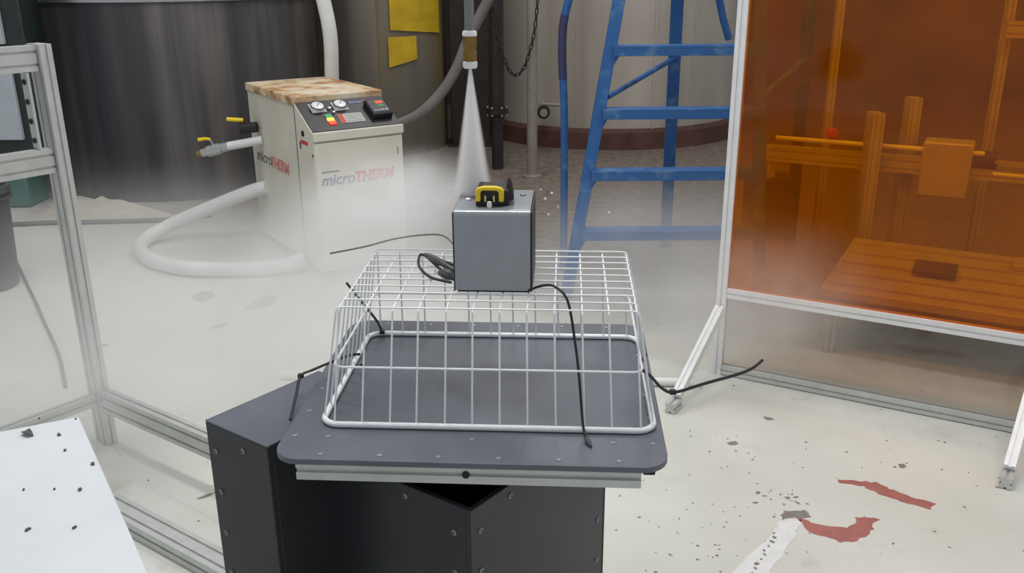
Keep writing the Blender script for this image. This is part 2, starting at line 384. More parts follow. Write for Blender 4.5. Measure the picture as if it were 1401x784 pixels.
def bent_sheet(cx, cy, r, a0, a1, z0, z1, th=.01, n=10, cut=0):
    b = MB(); vs = []; fs = []
    for i in range(n + 1):
        a = R(a0 + (a1 - a0) * i / n); t = i / n
        zz0 = z0 + cut * t
        for rr in (r, r + th):
            for z in (zz0, z1): vs.append((cx + rr * math.sin(a), cy - rr * math.cos(a), z))
    for i in range(n):
        p = 4 * i; q = p + 4
        fs += [(p, q, q + 1, p + 1), (p + 2, p + 3, q + 3, q + 2), (p + 1, q + 1, q + 3, p + 3), (p, p + 2, q + 2, q)]
    fs += [(0, 1, 3, 2), (4 * n, 4 * n + 2, 4 * n + 3, 4 * n + 1)]
    return b.add(vs, fs)
tag(bent_sheet(-1.32, 8.97, .71, 22, 68, 1.12, 1.75, cut=-.05).build('yellow_sheet', M['ypaint']), 'large yellow sheet hung high on the grey tank', 'sheet')
tag(bent_sheet(-1.32, 8.97, .71, 20, 42, .80, 1.06, cut=.06).build('yellow_sheet', M['ypaint']), 'small yellow sheet as painted reflection low on the grey tank', 'sheet')  # sheet stands in for a yellow streak reflected in the steel
# pipes
p = thing('standpipe', 'pale grey standpipe in front of the beige tank', 'pipe', (.172, 7.4, 0))
MB().lathe([(.042, .0), (.042, 3.0)], 18).build('pipe', M['greyp'], p); MB().lathe([(.075, 0), (.075, .02), (.044, .025)], 18).build('foot_flange', M['greyp'], p)
p = thing('iron_pipe', 'dark iron pipe with flange beside the hanging chain', 'pipe', (-.115, 7.75, 0))
MB().lathe([(.062, .42), (.062, 3.0)], 18).build('pipe', M['darkpipe'], p)
MB().lathe([(.064, .47), (.095, .47), (.095, .52), (.064, .52)], 18).build('flange', M['darkpipe'], p)
MB().lathe([(.05, 0), (.05, .42)], 14).build('lower_pipe', M['darkpipe'], p)
for a in range(0, 360, 60): MB().lathe([(.011, .455), (.011, .535)], 6).build('bolt', M['chrome'], p, mx=T(.08 * math.cos(R(a)), .08 * math.sin(R(a)), 0))
p = thing('iron_column', 'broad dark column between the grey tank and iron pipe', 'column', (-.40, 8.9, 0))
MB().box(-.17, .20, -.12, .12, 0, 3.2).build('shaft', M['darkpipe'], p, bevel=.01); MB().box(-.21, .24, -.16, .16, 0, .03).build('base_plate', M['darkpipe'], p)
MB().box(-.03, .03, -.135, -.12, 0, 3.2).build('rib', M['darkpipe'], p)
p = thing('drain_tap', 'small metal tap low on the beige tank beside the standpipe', 'tap', (.30, 8.45, .38))
MB().tube([(0, .32, 0), (0, -.1, 0)], .035, 12).build('spout', M['greyp'], p)
MB().tube([(0, -.02, 0), (.0, -.02, .07)], .012, 8).build('stem', M['chrome'], p)
MB().tube([(-.02, -.02, .07), (.18, -.02, .06)], .016, 8).build('handle', M['greyp'], p)
MB().lathe([(.06, -.02), (.06, .02)], 14, T(0, -.04, 0) @ RX(90)).build('collar', M['darkpipe'], p)
# chain
ch = thing('hanging_chain', 'dark chain sagging between the iron pipe and standpipe', 'chain', (-.145, 7.25, 1.6))
A = [Vector((-.145, 7.25, 1.6)), Vector((-.10, 7.25, 1.15)), Vector((-.02, 7.25, .90)), Vector((.045, 7.25, .84)), Vector((.12, 7.25, .93)), Vector((.19, 7.25, 1.2)), Vector((.225, 7.25, 1.6))]
path = smooth(A, 30); ll = .048; acc = 0; lastp = path[0]; links = [path[0]]
for q in path[1:]:
    acc += (q - lastp).length; lastp = q
    if acc >= ll * .78: links.append(q); acc = 0
lk = MB().tube([(.011 * math.cos(2 * math.pi * i / 12), 0, .014 * (1 if math.sin(2 * math.pi * i / 12) > 0 else -1) * (abs(math.sin(2 * math.pi * i / 12)) > .1) + .011 * math.sin(2 * math.pi * i / 12)) for i in range(12)], .0048, 6, True).mesh('link', M['chain'])
for i in range(len(links) - 1):
    mx, ln = along(links[i], links[i + 1], (0, 1, 0))
    inst(lk, 'link', ch, T(.145, -7.25, -1.6) @ T(*((links[i] + links[i + 1]) / 2)) @ mx.to_3x3().to_4x4() @ RZ(90 * (i % 2) + 20))

# machine at the far left behind the frame
t = thing('pale_cabinet', 'pale grey panelled machine cabinet on teal base at left edge', 'cabinet', (-3.75, 6.6, 0))
MB().box(-.6, .24, -.1, .2, .0, .36).build('base', M['teal'], t, bevel=.02)
MB().box(-.6, .40, -.08, .2, .36, 1.9).build('body', M['dgreen'], t, bevel=.01)
MB().box(-.6, .28, -.12, -.08, .50, 1.02).build('front_panel', M['lpanel'], t, bevel=.006)
MB().box(-.6, .27, -.12, -.08, 1.16, 1.85).build('front_panel', M['lpanel'], t, bevel=.006)
t = thing('waste_bin', 'dark grey plastic bin standing at the left edge', 'bin', (-2.86, 4.75, 0))
MB().lathe([(.12, 0), (.14, .02), (.165, .52), (.18, .53), (.18, .56), (.16, .565), (.15, .54), (.125, .04), (0, .03)], 24).build('body', M['bin'], t)
MB().tube([(.175 * math.cos(R(a)), .175 * math.sin(R(a)), .50) for a in range(0, 360, 15)], .008, 6, True).build('rim_band', M['bin'], t)
tag(MB().tube(smooth([(-3.35, 5.8, .008), (-2.71, 4.818, .008), (-2.45, 4.42, .008), (-2.312, 4.202, .008), (-2.049, 3.793, .008), (-1.86, 3.45, .008)]), .008, 8).build('thin_cable', M['rubber']), 'thin dark cable running over the floor past the bin', 'cable')
tag(MB().tube(smooth([(-4.2, 6.0, .016), (-3.42, 5.99, .016), (-3.19, 6.02, .016), (-3.02, 6.03, .016), (-2.83, 6.04, .016), (-2.40, 6.08, .016), (-2.1, 6.2, .016)]), .016, 8).build('thick_cable', M['ghose']), 'thick dark cable lying along the powder heap', 'cable')

# ================================================================== blue step ladder
t = thing('step_ladder', 'blue worn step ladder standing before the beige tank', 'ladder', (0, 0, 0))
def rail_pt(z, side):  # front side rails lean back and inward with height
    xl = .285 + .168 * z; xr = 1.30 - .05 * z
    return Vector((xl if side < 0 else xr, 4.52 + .115 * z, z))
for side in (-1, 1):
    a, b = rail_pt(0.0, side), rail_pt(2.3, side); mx, ln = along(a, b, (0, 1, 0))
    MB().prism([(-.030, -.018), (.030, -.018), (.030, .018), (-.030, .018)], 0, ln, mx).build('side_rail', M['blue_paint'], t, bevel=.003)
for k in range(7):
    z = .35 + .305 * k; a, b = rail_pt(z, -1), rail_pt(z, 1)
    st = MB().box(a.x + .012, b.x - .012, a.y - .05, a.y + .05, z - .008, z + .008).box(a.x + .012, b.x - .012, a.y - .05, a.y - .044, z - .042, z - .008)
    so = st.build('step', M['blue_paint'], t, bevel=.002)
    for sd, q in ((1, a), (-1, b)):
        g = MB().add([(q.x + sd * .014, q.y - .03, z - .008), (q.x + sd * .06, q.y - .03, z - .008), (q.x + sd * .014, q.y - .03, z - .09),
                      (q.x + sd * .014, q.y - .015, z - .008), (q.x + sd * .06, q.y - .015, z - .008), (q.x + sd * .014, q.y - .015, z - .09)],
                     [(0, 1, 2), (3, 5, 4), (0, 3, 4, 1), (1, 4, 5, 2), (2, 5, 3, 0)])
        g.build('gusset', M['blue_paint'], so)
rear = [(Vector((.95, 5.42, 0)), Vector((.84, 4.80, 2.3))), (Vector((1.72, 5.42, 0)), Vector((1.50, 4.80, 2.3)))]
for a, b in rear:
    mx, ln = along(a, b, (0, 1, 0)); MB().prism([(-.032, -.016), (.032, -.016), (.032, .016), (-.032, .016)], 0, ln, mx).build('rear_rail', M['blue_paint'], t, bevel=.003)
for z0, z1, x0, x1 in ((1.02, 1.17, .49, .90), (1.02, 1.17, 1.27, 1.62)):
    q = rear[0] if x0 < 1 else rear[1]
    MB().tube([(x0, 4.66, z0), (x1, q[0].y + (q[1].y - q[0].y) * z1 / 2.3, z1)], .014, 8).build('brace', M['blue_paint'], t)
MB().tube([(1.06, 5.0, 1.60), (1.12, 5.0, 1.38), (1.16, 5.0, 1.27)], .02, 8).build('brace', M['blue_paint'], t)
t = thing('bent_pipe', 'blue bent pipe with rust worn top left of the ladder', 'pipe', (.296, 5.0, 0))
MB().tube(smooth([(.0, 0, 0), (0, 0, .45), (-.004, 0, .85), (-.014, 0, 1.08)]), .021, 12).build('lower_tube', M['blue_paint'], t)
MB().tube(smooth([(-.014, 0, 1.07), (-.02, 0, 1.20), (-.018, 0, 1.33), (-.008, 0, 1.40)]), .0225, 12).build('worn_section', M['bluedark'], t)
MB().tube(smooth([(-.008, 0, 1.40), (.012, 0, 1.48), (.05, 0, 1.62), (.08, 0, 1.9)]), .021, 12).build('upper_tube', M['blue_paint'], t)
MB().lathe([(.05, 0), (.05, .012), (.022, .014)], 14).build('foot_plate', M['blue_paint'], t)

# ================================================================== heating unit (cream cabinet)
CW, CD = .52, 1.05
t = thing('heating_unit', 'cream heating unit with rusty top and dark control panel', 'machine', (-1.045, 4.81, 0), R(33))
# body: side profile in (y, z)
prof = [(0, .05), (CD, .05), (CD, .955), (.255, .955), (.245, .945), (0, .815)]
def side_prism(poly, x0, x1):
    vs = [(x0, y, z) for y, z in poly] + [(x1, y, z) for y, z in poly]; n = len(poly)
    return MB().add(vs, [tuple(range(n)), tuple(range(2 * n - 1, n - 1, -1))] + [(i, n + i, n + (i + 1) % n, (i + 1) % n) for i in range(n)])
body = side_prism(prof, 0, CW).build('body', M['cream'], t, bevel=.004)
MB().box(.004, CW - .004, -.012, .002, .08, .765).build('front_door', M['cream'], t, bevel=.004)
MB().box(-.004, CW + .004, -.02, .006, .775, .822).build('front_lip', M['cream'], t, bevel=.004)
lid = MB().box(-.008, CW + .008, .245, CD + .01, .935, .985).build('lid', M['rust'], t, bevel=.008)
MB().box(-.0015, .0, .245, .257, .08, .94).build('side_seam', M['darkf'], t)
for x in (.06, CW - .06):
    for y in (.1, CD - .1):
        MB().lathe([(.02, .0), (.028, .005), (.028, .045), (.02, .05)], 14).build('foot', M['rubber'], t, mx=T(x, y, 0))
# control panel plate on the slope
sl = math.atan2(.945 - .815, .245); PL = math.hypot(.245, .13)
PM = T(0, 0, .818) @ Matrix.Rotation(sl, 4, 'X')      # local x across, local y up the slope
pan = MB().box(.006, CW - .006, .006, PL - .004, -.001, .006).build('control_panel', M['panel'], t, mx=PM)
def onp(x, y, z=.006): return T(x, y, z)
for gx, gy in ((.105, .205), (.235, .205)):
    g = MB().box(-.042, .042, -.04, .04, 0, .006).build('gauge', M['label'], pan, mx=onp(gx, gy), bevel=.002)
    MB().lathe([(.037, 0), (.037, .014), (.033, .017), (0, .017)], 28).build('dial', M['gauge'], pan, mx=onp(gx, gy, .012))
    MB().tube([(.037 * math.cos(R(a)), .037 * math.sin(R(a)), .016) for a in range(0, 360, 15)], .003, 6, True).build('bezel', M['panel'], pan, mx=onp(gx, gy, .012))
    MB().box(-.0016, .0016, -.008, .028, .0172, .0185).build('needle', M['hole'], pan, mx=onp(gx, gy, .012) @ RZ(-35))
for kx, ky, r in ((.168, .19, .012), (.178, .152, .010)): MB().lathe([(r, 0), (r * .8, .014), (0, .015)], 14).build('knob', M['chrome'], pan, mx=onp(kx, ky))
for k, m in enumerate(('gred', 'gor', 'ggr')): MB().box(.118, .158, .05 + .03 * k, .078 + .03 * k, .006, .014).build('indicator_lamp', M[m], pan, bevel=.003)
MB().box(.19, .33, .055, .135, .006, .009).build('rating_plate', M['label'], pan)
MB().box(.192, .218, .057, .133, .009, .0098).build('red_block', M['red'], pan)
for k in range(4): MB().box(.226, .322, .068 + .017 * k, .071 + .017 * k, .009, .0098).build('print_line', M['darkf'], pan)
ct = MB().box(.372, .492, .06, .20, .006, .042).build('controller', M['hole'], pan, bevel=.006)
MB().box(.386, .478, .082, .185, .042, .0445).build('display_frame', M['darkf'], ct); MB().box(.392, .472, .104, .18, .0445, .046).build('display', M['panel'], ct)
for k in range(3): MB().box(.426 + .014 * k, .436 + .014 * k, .15, .172, .046, .0475).build('digit', M['gred'], ct)
for k in range(3): MB().box(.428 + .012 * k, .436 + .012 * k, .124, .138, .046, .0475).build('digit', M['ggr'], ct)
for k in range(2): MB().box(.428 + .026 * k, .446 + .026 * k, .088, .098, .0445, .048).build('key', M['label'], ct)
MB().box(.385, .475, .228, .243, .006, .008).build('logo_bar', M['red'], pan); MB().box(.30, .378, .222, .240, .006, .008).build('logo_bar', M['blue'], pan)
# lettering
FM = T(0, -.0125, 0) @ RX(90)
text('micro', .085, M['blue'], t, FM @ T(.022, .535, 0), shear=.25, bold=.0012, sx=.96)
text('THERM', .078, M['red'], t, FM @ T(.215, .535, 0), shear=.2, bold=.004, sx=.93)
MB().box(.03, .13, -.0135, -.012, .603, .612).build('small_print', M['darkf'], t)
SM = Matrix(((0, 0, -1, -.0012), (-1, 0, 0, 0), (0, 1, 0, 0), (0, 0, 0, 1)))
text('micro', .10, M['darkf'], t, SM @ T(-.98, .525, 0), shear=.25, bold=.001, sx=1.15)
text('THERM', .09, M['redf'], t, SM @ T(-.72, .525, 0), shear=.2, bold=.004, sx=1.05)
MB().lathe([(.016, 0), (.016, .006), (.010, .008), (.0, .008)], 14).build('side_knob', M['hole'], t, mx=T(0, .14, .80) @ RY(-90))
MB().box(-.002, 0, .08, .18, .742, .762).build('side_sticker', M['red'], t); MB().box(-.003, 0, .188, .197, .71, .75).build('side_latch', M['hole'], t)
MB().box(-.004, 0, .012, .02, .69, .705).build('side_screw', M['hole'], t)
MB().box(CW - .038, CW - .034, -.0135, -.012, .66, .70).build('door_key', M['hole'], t); MB().box(.44, .47, -.0135, -.012, .30, .32).build('door_badge', M['label'], t)
# pipes with ball valves on the back left
def wl(x, y, z):  # world -> cabinet local
    v = Matrix.Rotation(R(-33), 4, 'Z') @ (Vector((x, y, z)) - Vector((-1.045, 4.81, 0))); return v
a, b, c = wl(-1.50, 5.5, .665), wl(-1.712, 5.5, .628), wl(-1.903, 5.5, .581)
op = MB().tube([a, a.lerp(b, .5), b], .026, 12).build('outlet_pipe', M['hose'], t)
MB().tube([b, b.lerp(c, .2), b.lerp(c, .21), b.lerp(c, .65), b.lerp(c, .66), b.lerp(c, .85)], [.03, .03, .036, .036, .026, .026], 12).build('valve_body', M['chrome'], op)
MB().tube([b.lerp(c, .84), c], .022, 10).build('hose_nipple', M['brass'], op)
e = b.lerp(c, .4); MB().tube([e, e + Vector((-.02, .02, .06))], .008, 8).build('valve_stem', M['chrome'], op)
q = e + Vector((-.02, .02, .06)); d = (c - b).normalized()
MB().tube([q, q + d * .03 + Vector((0, 0, .012)), q + d * .075 + Vector((0, 0, .016))], [.009, .009, .012], 8).build('valve_lever', M['yellow'], op)
a2 = wl(-1.53, 5.52, .74); b2 = wl(-1.63, 5.52, .73)
o2 = MB().tube([a2, b2], .032, 12).build('upper_pipe', M['rubber'], t); MB().tube([b2 + Vector((.02, 0, .05)), b2 + Vector((-.07, .03, .06))], .012, 8).build('valve_lever', M['yellow'], o2)
# hoses
tag(MB().tube(smooth([(-1.50, 5.52, .37), (-1.646, 5.56, .324), (-1.98, 5.62, .185), (-2.18, 5.62, .10), (-2.29, 5.50, .05), (-2.24, 5.28, .045), (-2.08, 5.06, .045), (-1.85, 4.92, .045), (-1.6, 4.89, .045), (-1.42, 4.90, .045), (-1.28, 4.935, .055), (-1.185, 4.975, .075)], 8), .043, 14).build('white_hose', M['hose']), 'thick white hose looping over the floor beside the cream heating unit', 'hose')
tag(MB().tube(smooth([(-1.15, 5.98, .90), (-1.141, 5.95, .978), (-1.123, 5.9, 1.237), (-1.150, 5.9, 1.455), (-1.21, 5.9, 1.75), (-1.33, 6.0, 2.3), (-1.5, 6.2, 3.0)], 8), .045, 14).build('white_hose', M['hose']), 'thick white hose rising upright behind the cream heating unit', 'hose')
tag(MB().tube(smooth([(-.70, 5.22, .78), (-.639, 5.2, .802), (-.512, 5.2, .863), (-.384, 5.2, .984), (-.298, 5.2, 1.116), (-.234, 5.2, 1.261), (-.118, 5.2, 1.472), (.02, 5.2, 1.72), (.3, 5.3, 2.3)], 8), .029, 12).build('grey_hose', M['ghose']), 'grey rubber hose curving up from the right of the heating unit', 'hose')

# ================================================================== left aluminium frame
UA = Vector((math.cos(R(-35)), math.sin(R(-35)), 0)); UB = Vector((math.cos(R(52)), math.sin(R(52)), 0))
PB = Vector((-1.50, 3.0, 0))
t = thing('profile_frame', 'aluminium profile frame with two upper rails at left edge', 'frame', tuple(PB))
def F(*a): return Vector(a)
extrusion('post', (0, 0, 0), (0, 0, 1.425), M['alu'], t, .08, .04, UB)
for zz in (1.382, 1.055): extrusion('upper_rail', -UB * .022 + F(0, 0, zz), -UB * 1.0 + F(0, 0, zz), M['alu'], t, .04, .08)
extrusion('lower_rail', -UB * .022 + F(0, 0, .18), -UB * .9 + F(0, 0, .18), M['alu'], t, .04, .04)
extrusion('lower_rail', UA * .042 + F(0, 0, .18), UA * .93 + F(0, 0, .18), M['alu'], t, .04, .08)
extrusion('post', -UB * 1.02, -UB * 1.02 + F(0, 0, 1.425), M['alu'], t, .04, .04)
mx, ln = along(-UB * .06 + F(0, 0, 1.10), -UB * .06 + F(0, 0, 1.34), UB)
br = MB().prism([(-.02, -.004), (.02, -.004), (.02, .004), (-.02, .004)], 0, ln, mx).build('slotted_bracket', M['alu'], t)
for k in range(4):
    q = -UB * .066 + F(0, 0, 1.125 + .062 * k); mx, ln = along(q, q - UB * .004, (0, 0, 1)); MB().lathe([(.009, 0), (.009, .003)], 12, mx).build('bolt_hole', M['hole'], br)
nb = Vector((-1.30, 2.53, 0))
extrusion('floor_rail', tuple(nb), tuple(nb + UA * .80), M['alu'], None, .08, .05).location = (0, 0, .026)
tag(bpy.data.objects['floor_rail'], 'wide aluminium floor rail between white bench and black pedestal', 'rail')
tag(MB().tube([(-.98, 3.53, .018), (.74, 3.43, .018)], .018, 10).build('floor_pipe', M['white']), 'white pipe on the floor behind the black pedestal', 'pipe')

# white bench
t = thing('white_bench', 'white painted bench top littered with dark flakes in the left corner', 'table', (-.965, 1.822, 0), R(-57))
# local x runs along the right edge towards the camera, local -y away to the left
BW = .9; BL = 1.3
poly = [(0, 0), (BL, 0), (BL, -.75), (-.10, -.75)]
MB().prism(poly, .685, .71).build('top', M['bench'], t, bevel=.002)
for x, y in ((.10, -.10), (BL - .1, -.10), (.05, -.66), (BL - .1, -.66)): MB().box(x - .025, x + .025, y - .025, y + .025, 0, .685).build('leg', M['bench'], t, bevel=.003)
BMX = T(-.965, 1.822, .71) @ RZ(-57)
def flake(x, y, s, el, group, label, curled=False):
    n = 7; poly = []; a0 = random.uniform(0, 6.28)
    top = []; bot = []
    for i in range(n):
        a = 2 * math.pi * i / n; r = s * random.uniform(.7, 1.25); u, v = r * math.cos(a), r * el * math.sin(a)
        z = .0015 + (abs(v) * .9 if curled else random.uniform(0, .0015))
        top.append((u * math.cos(a0) - v * math.sin(a0), u * math.sin(a0) + v * math.cos(a0), z + .001)); bot.append((top[-1][0], top[-1][1], 0 if not curled else max(0, z - .0015)))
    vs = top + bot; fs = [tuple(range(n)), tuple(range(2 * n - 1, n - 1, -1))] + [(i, n + i, n + (i + 1) % n, (i + 1) % n) for i in range(n)]
    p = BMX @ Vector((x, y, 0)); tag(MB().add(vs, fs).build('paint_flake', M['flake'], loc=tuple(p)), label, 'flake', group)
flake(.03, -.105, .017, .5, None, 'largest curled dark flake near the far corner of the bench', True)
for x, y in [(-.035, -.075), (-.02, -.25), (.012, -.008), (.07, -.05), (.17, -.21), (.23, -.19), (.15, -.05), (.27, -.14), (.30, -.09), (.36, -.27), (.33, -.05), (.42, -.15), (.20, -.29), (.05, -.30), (.46, -.08), (.40, -.35), (.24, -.012)]:
    flake(x, y, random.uniform(.0025, .006), random.uniform(.3, .8), 'flakes on the white bench', 'small dark flake lying on the white bench top')

# ================================================================== black pedestal
t = thing('black_pedestal', 'black riveted plastic pedestal with side box under the wire basket', 'pedestal', (-.08, 1.45, 0))
DB = Vector((math.cos(R(52)), math.sin(R(52)), 0)); DL = Vector((-math.cos(R(36)), math.sin(R(36)), 0))  # right / left faces from the front corner
BH = .70; LB, LL = .473, .49
def wallpanel(name, p0, d, ln, inw, h, z0=0):
    mx = Matrix(((d.x, inw.x, 0, p0.x), (d.y, inw.y, 0, p0.y), (0, 0, 1, 0), (0, 0, 0, 1)))
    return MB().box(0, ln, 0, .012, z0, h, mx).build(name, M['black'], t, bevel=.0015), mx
O0 = Vector((0, 0, 0))
pr_, mr_ = wallpanel('right_panel', O0, DB, LB, DL, BH)
pl_, ml_ = wallpanel('left_panel', O0 + DL * .012, DL, LL, DB, BH)
wallpanel('rear_panel', DB * LB, DL, LL, -DB, BH); wallpanel('rear_panel', DL * (LL + .012), DB, LB, -DL, BH)
rv = MB().lathe([(.0065, 0), (.0065, .0015), (.0045, .003), (.003, .0032), (.0025, .001), (0, .001)], 12).mesh('rivet', M['rivet'])
def rivet(par, mx, u, z): inst(rv, 'rivet', par, mx @ T(u, 0, z) @ RX(90))
for z in (.645, .555, .45, .34, .22, .1): rivet(pr_, mr_, .028, z); rivet(pl_, ml_, .028, z - .005)
for u in (.12, .20): rivet(pr_, mr_, u, .675)
for u in (.15, .27): rivet(pl_, ml_, u, .675)
for z in (.66, .555, .45, .34, .22, .1): rivet(pr_, mr_, LB - .03, z)
# side box with top flush under the platform
C0 = Vector((-.628 + .08, 1.669 - 1.45, 0)); D1 = -DL; SBW, SBD = .19, .42
mxs = Matrix(((D1.x, DB.x, 0, C0.x), (D1.y, DB.y, 0, C0.y), (0, 0, 1, 0), (0, 0, 0, 1)))
sf = MB().box(0, SBW, 0, .012, 0, .775, mxs).build('side_box_front', M['black'], t, bevel=.0015)
MB().box(SBW - .012, SBW, .012, .15, 0, .775, mxs).build('side_box_cheek', M['black'], t, bevel=.0015)
MB().box(0, .012, .012, .30, 0, .775, mxs).build('side_box_cheek', M['black'], t, bevel=.0015)
MB().box(.0, SBW, .0, .30, .7755, .7795, mxs).build('side_box_top', M['black_sheen'], t, bevel=.001)  # same black plastic as the sides, sheen painted into its colour
MB().box(.012, SBW, .29, .30, 0, .775, mxs).build('side_box_back', M['black'], t, bevel=.0015)
for z in (.735, .64, .54, .44, .34, .2): rivet(sf, mxs, .025, z - .02)
rivet(sf, mxs, .115, .745)
# platform: its own thing with sub-frame
PY = -3.6
t = thing('platform', 'black riveted platform plate, sheen painted in, with rounded corners under the basket', 'platform', (-.062, 1.815, .781), R(PY))
PWD, PDP = .735, .70
pc = [(x, y) for x, y, _ in rrect(PWD, PDP, .05, 6)]
MB().prism(pc, 0, .012).build('plate', M['black_sheen'], t, bevel=.0015)  # plate colour carries the painted sheen
rvp = MB().lathe([(.006, 0), (.006, .0008), (.003, .0016), (0, .0018)], 10).mesh('rivet', M['rivet'])
for i in range(6):
    x = -PWD / 2 + .09 + i * .111; inst(rvp, 'rivet', t, T(x, -PDP / 2 + .022, .012)); inst(rvp, 'rivet', t, T(x, PDP / 2 - .022, .012))
for i in range(6):
    y = -PDP / 2 + .09 + i * .104
    for sx in (-1, 1): inst(rvp, 'rivet', t, T(sx * (PWD / 2 - .022), y, .012))
for x in (-.28, .0, .27): inst(rvp, 'rivet', t, T(x, -PDP / 2 + .09, .012))
fb = extrusion('beam', (-.325, -PDP / 2 + .035, -.0205), (.318, -PDP / 2 + .035, -.0205), M['alu'], t)
MB().lathe([(.007, 0), (.007, .004), (0, .004)], 10, T(-.005, -PDP / 2 + .0155, -.0205) @ RX(90)).build('beam_screw', M['hole'], fb)
extrusion('beam', (-.325, PDP / 2 - .06, -.0205), (.318, PDP / 2 - .06, -.0205), M['alu'], t)
for x in (-.20, .08): extrusion('cross_beam', (x, -.10, -.0605), (x, PDP / 2 - .03, -.0605), M['alu'], t)
MB().box(.322, .345, -PDP / 2 + .03, -PDP / 2 + .06, -.022, 0).build('corner_clip', M['hole'], t, bevel=.003)

# ================================================================== wire basket (upside down)
BT = thing('wire_basket', 'white coated wire basket turned upside down on the platform', 'basket', (-.038, 1.826, .7995), R(-3.5))
W, D, w_, d_, h_ = .653, .473, .574, .380, .226
MB().tube(rrect(W, D, .035, 6), .0062, 10, True).build('rim', M['wire'], BT)
k = .5; MB().tube(rrect(W + (w_ - W) * k - .012, D + (d_ - D) * k, .02, 4, h_ * k), .0024, 6, True).build('band_wire', M['wire'], BT)
def bend(P, r=.012, n=3):
    P = [Vector(p) for p in P]; out = [P[0]]
    for i in range(1, len(P) - 1):
        a = (P[i - 1] - P[i]).normalized(); b = (P[i + 1] - P[i]).normalized()
        for q in range(n + 1):
            t = q / n; out.append((P[i] + a * r) * (1 - t) ** 2 + P[i] * 2 * t * (1 - t) + (P[i] + b * r) * t * t)
    out.append(P[-1]); return out
for i in range(12):
    f = i / 11 - .5; j = random.uniform(-.0012, .0012); xt, xb = f * w_ + j, f * w_ * 1.045 + j
    MB().tube(bend([(xb, -D / 2, 0), (xt, -d_ / 2, h_), (xt, d_ / 2, h_), (xb, D / 2, 0)]), .0019, 6).build('wire', M['wire'], BT)
for i in range(10):
    f = i / 9 - .5; j = random.uniform(-.0012, .0012); yt, yb = f * d_ + j, f * d_ * 1.09 + j; z = h_ + .0035
    MB().tube(bend([(-W / 2, yb, 0), (-w_ / 2 - .004, yt, z), (w_ / 2 + .004, yt, z), (W / 2, yb, 0)]), .0019, 6).build('wire', M['wire'], BT)

# ================================================================== grey box and sensor
GZ = .7995 + h_ + .0035 + .0023
GB = thing('grey_box', 'grey folded metal box standing on the wire basket', 'box', (-.0385, 1.724, GZ), R(-3.6))
bw, bd, bh = .150, .178, .168
# folded cover: front and top in one bent sheet
r = .011; prof = [(0, .004)] + [(r - r * math.cos(R(a)), bh - r + r * math.sin(R(a))) for a in range(0, 91, 15)] + [(bd, bh)]
inner = [(y + (.002 if y < bd else 0), z - .002) for y, z in prof]
MB_ = side_prism([(y, z) for y, z in prof] + [(bd, bh - .003), (.003, bh - .003), (.003, .004)][0:3], -bw / 2, bw / 2)
MB_.build('cover', M['boxm'], GB)
for sx in (-1, 1): MB().box(sx * bw / 2 - (.004 if sx < 0 else 0), sx * bw / 2 + (0 if sx < 0 else .004), .006, bd, .0, bh - .006).build('side_plate', M['boxd'], GB, bevel=.001)
MB().box(-bw / 2, bw / 2, bd - .004, bd, 0, bh - .004).build('back_plate', M['boxd'], GB)
MB().box(-bw / 2 + .004, bw / 2 - .002, .002, bd - .004, 0, .004).build('base_plate', M['hole'], GB)
MB().lathe([(.006, 0), (.006, .003), (.003, .005), (0, .005)], 12).build('bolt', M['white'], GB, mx=T(-.055, .085, bh))
MB().lathe([(.006, 0), (.006, .003), (.003, .005), (0, .005)], 12).build('bolt', M['rivet'], GB, mx=T(.055, .13, bh))
# sensor on top
sx0 = .000
SN = thing('sensor_block', 'small black sensor block with yellow arch face on the grey box', 'sensor', (-.0385 - .002, 1.724 + .04, GZ + bh + .0005), R(-3.6))
MB().box(-.030, .036, 0, .075, .0, .032).build('housing', M['dev'], SN, bevel=.004)
MB().box(-.030, .026, -.004, .010, .0, .010).build('foot', M['dev'], SN, bevel=.002)
arch = [(-.030, .010), (-.020, .010), (-.020, .029), (-.016, .0325), (.012, .0325), (.016, .029), (.016, .010), (.026, .010), (.026, .032), (.022, .037), (.010, .040), (-.014, .040), (-.026, .037), (-.030, .032)]
mxa = Matrix(((1, 0, 0, 0), (0, 0, 1, -.010), (0, 1, 0, 0), (0, 0, 0, 1)))
MB().prism(arch, 0, .014, mxa).build('yellow_arch', M['yellow'], SN, bevel=.002)
MB().box(-.019, .015, -.002, .006, .010, .034).build('socket', M['dev'], SN)
for x in (-.0105, .0065): MB().lathe([(.0018, 0), (.0018, .010), (.0006, .013)], 8).build('pin', M['pin'], SN, mx=T(x, -.007, .010))
MB().add([(.030, .004, .006), (.030, .07, .006), (.030, .07, .045), (.030, .02, .045), (.046, .01, .010), (.042, .066, .010), (.038, .066, .035), (.040, .02, .030)],
         [(0, 1, 2, 3), (7, 6, 5, 4), (0, 4, 5, 1), (1, 5, 6, 2), (2, 6, 7, 3), (3, 7, 4, 0)]).build('side_guard', M['dev'], SN, bevel=.002)
MB().lathe([(.0045, 0), (.0055, .006), (.004, .012), (0, .013)], 12).build('white_button', M['white'], SN, mx=T(-.002, -.015, .0))

